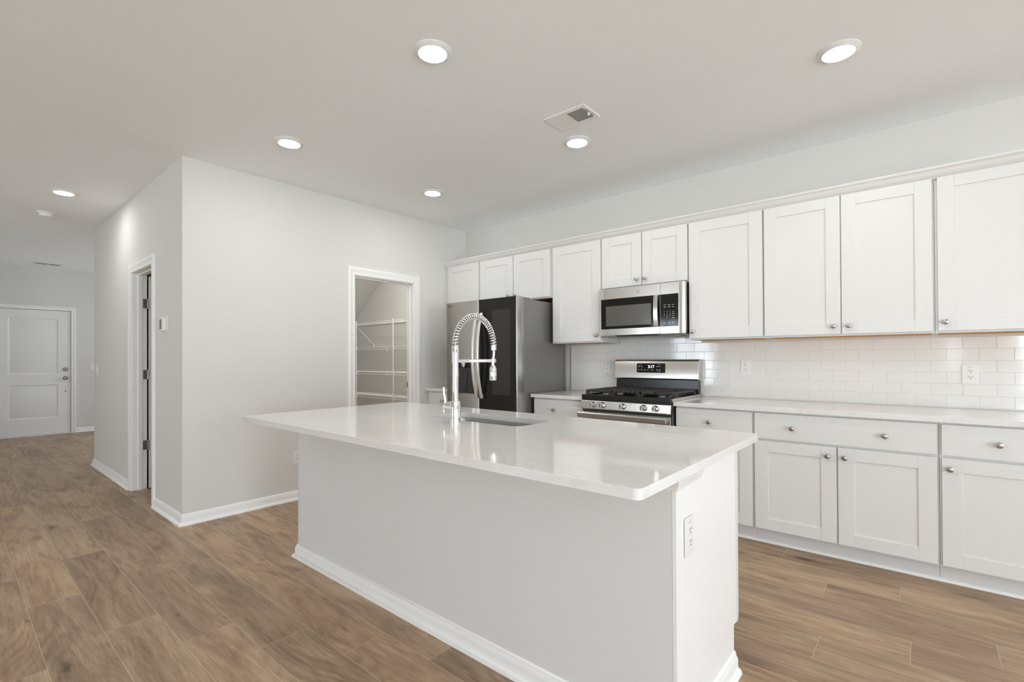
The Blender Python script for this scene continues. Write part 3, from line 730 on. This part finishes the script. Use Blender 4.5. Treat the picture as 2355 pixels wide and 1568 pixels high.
b = B(); b.box(-3.062, -2.842, RYF - .0036, RYF - .0028, .905, 1.690); b.make('see_through_panel', M_panel, dr)
fz = rdoor(RX0, RX1, .405, .735).make('freezer_drawer', M_steelv, rf, bevel=.0015)
fz2 = rdoor(RX0, RX1, .075, .398).make('freezer_drawer', M_steelv, rf, bevel=.0015)
b = B(); b.box(RX0 + .02, RX1 - .02, RYF + .07, RYF + .13, .0, .072); b.make('kick_grille', M_blackpl, rf)
for (dd, zc) in ((fz, .70), (fz2, .36)):
    b = B(); b.tube([(RX0 + .06, RYF + .002, zc), (RX0 + .07, RYF - .045, zc), ((RX0 + RX1) / 2, RYF - .062, zc), (RX1 - .07, RYF - .045, zc), (RX1 - .06, RYF + .002, zc)], .011, 12); b.make('handle', M_steel, dd)
def fhandle(x, parent):
    b = B(); zs0, zs1 = .862, 1.672; rings = []
    n = 26
    for i in range(n + 1):
        t = i / n; z = zs0 + (zs1 - zs0) * t; bow = math.sin(math.pi * t) ** .75 if 0 < t < 1 else 0
        off = .020 + .060 * (1 - (2 * t - 1) ** 2)
        y = RYF - off
        rings.append([(x - .0175, y + .005, z), (x - .016, y - .002, z), (x - .008, y - .0055, z), (x + .008, y - .0055, z), (x + .016, y - .002, z), (x + .0175, y + .005, z), (x + .012, y + .010, z), (x - .012, y + .010, z)])
    b.grid(rings, True, True, True)
    for z in (zs0 + .025, zs1 - .025): b.box(x - .008, x + .008, RYF - .028, RYF + .0005, z - .014, z + .014)
    b.make('handle', M_satin, parent, label='bowed stainless handle')
fhandle(-3.252, dl); fhandle(-3.188, dr)
# dispenser
b = B(); b.box(-3.560, -3.300, RYF - .0035, RYF + .001, .900, 1.232); dp = b.make('dispenser', M_black, dl, bevel=.001, label='black water and ice dispenser')
b = B(); b.box(-3.545, -3.315, RYF - .0045, RYF - .0030, .905, 1.150); b.make('recess', M_darkslot, dp)
b = B(); b.lathe([(.028, 0), (.028, .030), (.020, .034), (.020, .046), (.012, .050)], (-3.425, RYF - .024, 1.205), (0, 0, -1), 20); b.box(-3.450, -3.400, RYF - .020, RYF - .002, 1.17, 1.21); b.make('nozzle', M_dnickel, dp)
b = B(); b.box(-3.455, -3.395, RYF - .016, RYF - .004, .925, 1.130); b.make('paddle', M_panel, dp, bevel=.004)
b = B(); b.lathe([(.0095, 0), (.0095, .0005)], (-3.648, RYF + .0004, 1.765), (0, -1, 0), 20); b.make('logo', M_logo, dl)
text_obj('LG', .016, (-3.624, RYF - .0004, 1.765), dl, M_logo, 'logo_lettering')
b = B(); b.box(RX1 - .070, RX1 - .012, RYF + .098, RYF + .20, 1.783, 1.799); b.make('hinge_cover', M_side, rf, bevel=.003)
b = B(); b.box(RX0 + .012, RX0 + .070, RYF + .098, RYF + .20, 1.783, 1.799); b.make('hinge_cover', M_side, rf, bevel=.003)

# ------------------------------------------------------------------ over-the-range microwave
MX0, MX1, MYF, MZ0, MZ1 = -2.168, -1.404, 3.722, 1.432, 1.834
mw = thing('microwave', 'stainless steel microwave hung under a cabinet above the gas range', 'microwave', ((MX0 + MX1) / 2, YK, MZ0))
b = B(); b.box(MX0 + .006, MX1 - .004, MYF + .045, YK - .012, MZ0 + .012, MZ1 - .001); b.make('casing', M_blackpl, mw, bevel=.002, label='black case')
def bowed(x0, x1, z0, z1, y, th, amp, n=14, xa=MX0, xb=MX1):
    b = B(); L = []
    for i in range(n + 1):
        x = x0 + (x1 - x0) * i / n; u = (x - xa) / (xb - xa) * 2 - 1
        yy = y + amp * u * u + .012 * max(0, abs(u) - .985) / .015
        L.append((x, yy))
    poly = L + [(x1, y + th), (x0, y + th)]
    b.prism(poly, 2, z0, z1); return b
XS = -1.598
dm = bowed(MX0, XS - .001, MZ0, MZ1, MYF - .006, .05, .006).make('door', M_steel, mw, bevel=.001, label='stainless door with dark window')
pn = bowed(XS + .001, MX1, MZ0, MZ1, MYF - .006, .05, .006, 8).make('control_panel', M_steel, mw, bevel=.001)
# dark glass of door and keypad, following the bow
bowed(-2.137, XS - .002, 1.487, 1.744, MYF - .0075, .004, .006).make('door_glass', M_black, dm)
bowed(-2.090, -1.676, 1.511, 1.682, MYF - .0085, .004, .006).make('window', M_mwwin, dm)
kp = bowed(XS + .002, -1.454, 1.487, 1.744, MYF - .0075, .004, .006, 6).make('keypad', M_black, pn)
b = B(); rings = []
for i in range(19):
    t = i / 18; z = 1.492 + .250 * t; off = .020 + .014 * (1 - (2 * t - 1) ** 2); y = MYF - off
    rings.append([(-1.648, y, z), (-1.646, y - .005, z), (-1.612, y - .005, z), (-1.610, y, z), (-1.612, y + .006, z), (-1.646, y + .006, z)])
b.grid(rings, True, True, True); b.box(-1.642, -1.616, MYF - .024, MYF - .004, 1.497, 1.515); b.box(-1.642, -1.616, MYF - .024, MYF - .004, 1.719, 1.737)
b.make('handle', M_steel, dm)
yk = MYF - .0078
def dash(parent, x, z, w, h, m=None, y=None, name='key_print'):
    b = B(); yy = yk if y is None else y; b.box(x - w / 2, x + w / 2, yy - .0012, yy + .0006, z - h / 2, z + h / 2); return b
b = B()
def addb(x, z, w, h, yoff=0): b.box(x - w / 2, x + w / 2, yk - .0009 + yoff, yk + .003 + yoff, z - h / 2, z + h / 2)
yo = lambda x: .006 * ((x - MX0) / (MX1 - MX0) * 2 - 1) ** 2
for r_, z in enumerate((1.658, 1.641)):
    for x, w in ((-1.562, .017), (-1.527, .021), (-1.495, .013)): addb(x, z, w, .0035, yo(x))
for x in (-1.562, -1.527, -1.497): addb(x, 1.517, .012, .006, yo(x))
for i, z in enumerate((1.604, 1.588, 1.571, 1.554)): addb(-1.494, z, .016 if i % 2 else .010, .0035, yo(-1.494))
b.make('key_prints', M_key, kp)
for r_, row in enumerate(('123', '456', '789', ' 0 ')):
    for q, ch in enumerate(row):
        x = -1.567 + q * .0235; z = 1.604 - r_ * .0167
        if ch != ' ': text_obj(ch, .0125, (x, yk - .0005 + yo(x), z), kp, M_key, 'digit')
# round emblem
b = B(); em = (-1.791, MYF - .0058 + yo(-1.791), 1.786)
b.lathe([(.0115, 0), (.0115, .001), (.0095, .001), (.0095, 0)], em, (0, -1, 0), 28, False, False); b.make('emblem_ring', M_emblem, dm)
text_obj('GE', .0105, (em[0], em[1] - .0006, em[2]), dm, M_emblem, 'emblem_lettering')
# underside
b = B(); b.box(MX0 + .01, MX1 - .01, MYF + .02, YK - .02, MZ0 - .010, MZ0 + .0115); b.make('base_plate', M_filter, mw, bevel=.006)
for x0 in (-2.10, -1.73):
    b = B(); b.box(x0, x0 + .26, MYF + .07, MYF + .22, MZ0 - .014, MZ0 - .0105); b.make('grease_filter', M_filter, mw, bevel=.001)
b = B(); b.prism([(-2.02, MZ0 - .0005), (-1.60, MZ0 - .0005), (-1.64, MZ0 - .013), (-1.98, MZ0 - .013)], 1, MYF + .006, MYF + .0195); b.make('vent_slot', M_darkslot, mw)

# ------------------------------------------------------------------ gas range
GX0, GX1, GY = -2.176, -1.412, 3.452
rg = thing('gas_range', 'stainless steel gas range with five knobs and black grates', 'stove', ((GX0 + GX1) / 2, YK, 0))
b = B(); b.box(GX0 + .002, GX1 - .002, GY + .045, YK - .02, .03, .900); b.make('body', M_side, rg, bevel=.002)
b = B(); b.box(GX0, GX1, GY + .004, GY + .040, .893, .939); b.box(GX0, GX1, GY + .0395, YK - .085, .893, .926); b.box(GX0, GX0 + .010, GY + .0395, YK - .085, .9255, .939); b.box(GX1 - .010, GX1, GY + .0395, YK - .085, .9255, .939); b.make('cooktop', M_enamel, rg, bevel=.004, label='black enamel cooktop')
b = B(); b.box(GX1 - .0005, GX1 + .0025, GY + .03, YK - .03, .900, .934); b.box(GX0 - .0025, GX0 + .0005, GY + .03, YK - .03, .900, .934); b.make('side_trim', M_steel, rg)
b = B(); b.prism([(GY - .008, .826), (GY - .004, .820), (GY + .044, .820), (GY + .044, .8925), (GY + .006, .8925), (GY + .001, .889)], 0, GX0 - .001, GX1 + .001); cp = b.make('control_panel', M_steel, rg, bevel=.003)
for i, x in enumerate((-2.066, -1.976, -1.797, -1.622, -1.527)):
    b = B(); o_ = (x, GY - .003, .860)
    b.lathe([(.0235, 0), (.0235, .005), (.0215, .008), (.0205, .026), (.0185, .029), (.001, .0295)], o_, (0, -1, 0), 28)
    b.box(x - .0065, x + .0065, GY - .044, GY - .030, .860 - .0195, .860 + .0195)
    b.make('burner_knob', M_knobm, cp, bevel=.0012)
b = B()
for x in (-2.030, -1.762, -1.586, -1.490, -1.94): b.box(x + .030, x + .034, GY - .0035, GY + .002, .878, .882)
b.make('printed_marks', M_mark_shade, cp)
b = B(); b.box(GX0 + .004, GX1 - .004, GY + .012, GY + .044, .798, .820); b.make('shadow_gap', M_blackpl, rg)
b = B(); b.box(GX0 + .002, GX1 - .004, GY + .004, GY + .044, .200, .800); od = b.make('oven_door', M_steel, rg, bevel=.003)
b = B(); b.box(GX0 + .09, GX1 - .09, GY + .001, GY + .005, .30, .66); b.make('oven_window', M_black, od)
b = B()
for x in (-2.06, -1.94, -1.80, -1.66, -1.53): b.box(x - .052, x + .052, GY + .0028, GY + .006, .7885, .7935)
b.make('vent_slots', M_darkslot, od)
b = B(); y = GY - .058
prof = [(y, .755), (y - .006, .762), (y - .006, .792), (y, .799), (y + .014, .799), (y + .018, .792), (y + .018, .762), (y + .014, .755)]
b.prism(prof, 0, GX0 - .002, GX1 - .012)
for x in (GX0 + .018, GX1 - .035): b.box(x - .014, x + .014, y + .014, GY + .006, .764, .790)
b.make('oven_handle', M_steel, od, bevel=.003, label='wide stainless oven handle')
b = B(); b.box(GX0 + .002, GX1 - .002, GY + .008, GY + .044, .055, .192); b.make('storage_drawer', M_steel, rg, bevel=.003)
for x in (GX0 + .05, GX1 - .05):
    for yy in (GY + .10, YK - .09):
        b = B(); b.cyl((x, yy, 0), (x, yy, .031), .014, 12); b.make('foot', M_blackpl, rg)
# backguard
b = B(); b.prism([(YK - .085, .905), (YK - .030, .905), (YK - .030, 1.05), (YK - .078, 1.05)], 0, GX0 + .006, GX1 - .006); b.make('rear_guard', M_enamel, rg, bevel=.002, label='black lower backguard')
prof = [(YK - .098, 1.052), (YK - .104, 1.058), (YK - .094, 1.205), (YK - .088, 1.218), (YK - .078, 1.224), (YK - .024, 1.224), (YK - .022, 1.048), (YK - .086, 1.048)]
b = B(); b.prism(prof, 0, GX0 - .002, GX1 + .002); bg = b.make('backguard', M_steel, rg, bevel=.004)
ny = lambda z: YK - .104 + .010 * (z - 1.058) / .147
b = B(); b.grid([[(x, ny(z) - d, z) for x, z in rrect(-1.957, -1.694, 1.108, 1.190, .008, 4)] for d in (-.002, .0015)], True, False, True); dsp = b.make('display', M_black, bg)
text_obj('2:17', .034, (-1.822, ny(1.162) - .0022, 1.160), dsp, M_digit, 'clock_digits')
b = B()
def q(x, z, w, h): b.box(x - w / 2, x + w / 2, ny(z) - .0022, ny(z) + .0, z - h / 2, z + h / 2)
for x, z, w in ((-1.935, 1.163, .012), (-1.910, 1.163, .012), (-1.938, 1.133, .010), (-1.912, 1.134, .014), (-1.884, 1.132, .013), (-1.858, 1.132, .009), (-1.838, 1.132, .006), (-1.812, 1.132, .012), (-1.765, 1.163, .014), (-1.742, 1.163, .011), (-1.767, 1.133, .012), (-1.742, 1.133, .014)): q(x, z, w, .008 if w > .011 else .006)
q(-1.925, 1.180, .028, .002); q(-1.750, 1.180, .030, .002); q(-1.752, 1.117, .030, .002)
b.make('key_prints', M_mark_shade, dsp)
# grates (three sections) and burners
gy0, gy1 = GY + .043, YK - .120
wd_ = (GX1 - GX0 - .03) / 3
for i in range(3):
    g0 = GX0 + .015 + i * wd_ + .002; g1 = g0 + wd_ - .004; b = B(); zt, zb = .977, .960
    b.box(g0, g1, gy0, gy0 + .017, zb, zt); b.box(g0, g1, gy1 - .017, gy1, zb, zt); b.box(g0, g0 + .010, gy0, gy1, zb, zt); b.box(g1 - .010, g1, gy0, gy1, zb, zt)
    for (x, yy) in ((g0, gy0), (g1 - .018, gy0), (g0, gy1 - .016), (g1 - .018, gy1 - .016)): b.box(x, x + .018, yy, yy + .016, .9262, zb)
    xc = (g0 + g1) / 2; n = 10
    for xo in ([g0] if i == 0 else []) + ([g1 - .008] if i == 2 else []):
        b.box(xo, xo + .008, gy0, gy1, .944, .949)
        for k in range(1, n): yy = gy0 + (gy1 - gy0) * k / n; b.box(xo, xo + .008, yy - .006, yy + .006, .949, zb)
    if i != 1:
        for k in range(1, n):
            yy = gy0 + (gy1 - gy0) * k / n
            for xa, xb_ in ((g0 + .008, g0 + .085), (g1 - .085, g1 - .008)): b.box(xa, xb_, yy - .006, yy + .006, zb + .001, zt)
        b.box(xc - .006, xc + .006, gy0, gy1, zb, zt)
        for yy in ((gy0 * 3 + gy1) / 4, (gy0 + gy1 * 3) / 4, (gy0 + gy1) / 2): b.box(g0, g1, yy - .006, yy + .006, zb, zt)
    else:
        for k in range(1, 6): b.box(g0 + (g1 - g0) * k / 6 - .006, g0 + (g1 - g0) * k / 6 + .006, gy0, gy1, zb, zt)
        for k in (1, 2): b.box(g0, g1, gy0 + (gy1 - gy0) * k / 3 - .006, gy0 + (gy1 - gy0) * k / 3 + .006, zb, zt)
    b.make('grate', M_iron, rg, bevel=.0025, label='cast iron grate')
    for yy in (((gy0 * 3 + gy1) / 4, (gy0 + gy1 * 3) / 4) if i != 1 else ((gy0 + gy1) / 2,)):
        b = B(); b.lathe([(.052, 0), (.050, .006), (.040, .008), (.040, .012)], (xc, yy, .9262), (0, 0, 1), 28); b.lathe([(.036, 0), (.036, .007), (.030, .010), (.001, .010)], (xc, yy, .9382), (0, 0, 1), 28)
        b.make('burner', M_dnickel, rg)

# ------------------------------------------------------------------ pantry wire shelving
ws = thing('wire_shelving', 'white wire shelving with upright poles inside the pantry', 'shelving', (-5.6, 3.97, 0))
PX0, PX1, PYF, PYB = -7.0, -4.42, 3.822, 4.118
for z in (1.745, 1.400, 1.058, .738, .40):
    b = B()
    x0_ = PX0 if z < 1.5 else -6.72
    for yy, zz in ((PYF, z), (PYF, z - .030), (PYB, z), ((PYF + PYB) / 2, z - .004)): b.tube([(x0_, yy, zz), (PX1, yy, zz)], .0042, 6)
    n = int((PX1 - x0_) / .0255)
    for k in range(n + 1):
        x = x0_ + (PX1 - x0_) * k / n; b.tube([(x, PYB, z), (x, PYF, z), (x, PYF, z - .030)], .0016, 4)
    b.make('shelf', M_wire, ws, ang=80)
for x in (-6.155, -5.280, -4.5):
    b = B(); b.tube([(x, PYF - .008, 0), (x, PYF - .008, 1.775)], .0085, 10)
    for z in (1.73, 1.385, 1.043, .723, .385): b.box(x - .011, x + .011, PYF - .018, PYF + .008, z - .014, z + .014)
    b.make('upright_pole', M_wire, ws, ang=50)
for x, z in ((-6.17, 1.745),):
    b = B(); b.tube([(x, PYF, z - .03), (x, PYB + .005, z - .31)], .005, 8); b.box(x - .008, x + .008, PYB - .004, YK, z - .335, z - .295); b.make('brace', M_wire, ws)
for z in (1.400, 1.058, .738):
    b = B(); b.box(-5.86, -5.84, PYB - .01, YK - .0005, z - .045, z + .012); b.make('wall_clip', M_wire, ws)

# ------------------------------------------------------------------ ceiling fixtures
def downlight():
    t = thing('recessed_light', '', 'ceiling light', (0, 0, H), group='recessed ceiling lights')
    b = B(); b.lathe([(.0965, H + .002), (.0965, H - .0008), (.0955, H - .0022), (.090, H - .0055), (.080, H - .0105), (.0715, H - .0150), (.0700, H - .0150), (.0695, H - .012)], (0, 0, 0), (0, 0, 1), 48, False, False)
    b.bm.verts.ensure_lookup_table(); b.make('trim_ring', M_lamptrim, t, ang=25)
    b = B(); b.lathe([(.0698, H - .0145), (.055, H - .0165), (.03, H - .0175), (.001, H - .0178)], (0, 0, 0), (0, 0, 1), 48, False, True); b.make('lens', M_lens, t, label='glowing white lens')
    return t
def copy_tree(o, par=None):
    n = o.copy(); COL.objects.link(n)
    if par is not None: n.parent = par
    for ch in list(o.children): copy_tree(ch, n)
    return n
L0 = downlight()
spots = [(-1.858, 1.585, 'lit recessed light at the top of the photo above the island, biggest of the six'),
         (-3.405, 1.585, 'lit recessed light above the corner where the left wall begins'),
         (-1.860, 2.915, 'lit recessed light right beside the square ceiling air vent'),
         (-.313, 2.915, 'lit recessed light at upper right above the tall wall cabinets'),
         (-3.443, 2.930, 'lit recessed light farthest back, above the pantry doorway'),
         (-5.960, .713, 'lit recessed light in the hallway ceiling near the smoke detector')]
kids = list(L0.children)
for i, (x, y, lb) in enumerate(spots):
    o = L0 if i == 0 else copy_tree(L0)
    o.location = (x, y, H); o['label'] = lb
# further unseen lamps: one completes the grid, the foyer one is added for light
for x, y, lb in ((-.313, 1.585, 'lit recessed light overhead, just outside the top of the photo'), (-9.2, 2.55, 'added lit recessed light, unseen in the foyer behind the hallway wall'),
                 ):
    o = copy_tree(L0); o.location = (x, y, H); o['label'] = lb

t = thing('pantry_fill_light', 'added round white ceiling light, unseen inside the pantry', 'ceiling light', (-4.95, 3.2, H))  # invented fixture that brightens the pantry interior
b = B(); b.lathe([(.165, .002), (.165, -.018), (.150, -.022)], (-4.95, 3.2, H), (0, 0, 1), 36, False, False); b.make('rim', M_plastic, t)
M_lens2 = mat('pantry_fill_lens', (.9, .9, .88), .4, emit=(1, .97, .92), es=54.0)
b = B(); b.lathe([(.150, -.020), (.12, -.034), (.06, -.042), (.001, -.044)], (-4.95, 3.2, H), (0, 0, 1), 36, False, True); b.make('diffuser', M_lens2, t)

def vent(x0, x1, y0, y1, label, split=True):
    t = thing('ceiling_vent', label, 'air vent', ((x0 + x1) / 2, (y0 + y1) / 2, H))
    f = .030; z = H
    b = B(); b.sweep([(x0, y0, z), (x1, y0, z), (x1, y1, z), (x0, y1, z)], [(0, -.0003), (0, -.004), (.004, -.0075), (f, -.0075), (f, -.0003)], (0, 0, 1), 1, True); b.make('frame', M_plastic, t, bevel=.0008)
    b = B(); b.box(x0 + f, x1 - f, y0 + f, y1 - f, z - .0012, z - .0003); b.make('duct_shade', M_grill if split else M_darkslot, t)  # flat dark sheet stands in for the shade inside the duct
    xm_ = (x0 + x1) / 2
    if split:
        b = B(); b.box(xm_ - .003, xm_ + .003, y0 + f, y1 - f, z - .0075, z - .0013); b.make('divider', M_plastic, t)
        n = 18
        for a0, a1, sg in ((x0 + f, xm_ - .003, 1), (xm_ + .003, x1 - f, -1)):
            b = B()
            for k in range(n):
                x = a0 + (a1 - a0) * (k + .5) / n; hw = (a1 - a0) / n * .5
                if sg > 0: b.face([(x - hw, y0 + f, z - .0070), (x + hw, y0 + f, z - .0030), (x + hw, y1 - f, z - .0030), (x - hw, y1 - f, z - .0070)])
                else: b.face([(x - hw * .2, y0 + f, z - .0060), (x + hw * .2, y0 + f, z - .0015), (x + hw * .2, y1 - f, z - .0015), (x - hw * .2, y1 - f, z - .0060)])
            b.make('louvers', M_plastic if sg > 0 else M_mark_shade, t, solid=.0006)  # white blades painted grey on one half, shade put into the colour
        b = B(); b.box(x1 - f - .004, x1 - f + .012, (y0 + y1) / 2 + .0, (y0 + y1) / 2 + .004, z - .026, z - .007); b.make('damper_lever', M_plastic, t)
        b = B(); b.box(x1 - f + .006, x1 - f + .010, y0 + .05, y1 - .05, z - .0082, z - .0074); b.make('lever_slot', M_darkslot, t)
    else:
        ym = (y0 + y1) / 2
        b = B()
        for a0, a1 in ((y0 + f, ym - .008), (ym + .008, y1 - f)):
            for k in range(2):
                x = x0 + f + (x1 - x0 - 2 * f) * (k + 1) / 3; b.box(x - .003, x + .003, a0, a1, z - .003, z - .0013)
        b.box(x0 + f, x1 - f, ym - .008, ym + .008, z - .0074, z - .0013); b.make('louvers', M_plastic, t)
vent(-1.849, -1.549, 2.501, 2.702, 'white rectangular ceiling vent in the kitchen with one dark half')
vent(-10.72, -10.52, .915, 1.255, 'small white ceiling vent far away above the front door', split=False)
t = thing('smoke_detector', 'round white smoke detector on the hallway ceiling', 'smoke detector', (-6.93, .690, H))
b = B(); b.lathe([(.070, -.0003), (.070, -.008), (.066, -.012), (.055, -.013)], (-6.93, .69, H), (0, 0, 1), 36, False, True); b.make('mounting_base', M_plastic, t)
b = B(); b.lathe([(.052, -.013), (.056, -.017), (.054, -.034), (.046, -.044), (.030, -.048), (.001, -.049)], (-6.93, .69, H), (0, 0, 1), 36); b.make('housing', M_plastic, t, ang=50)
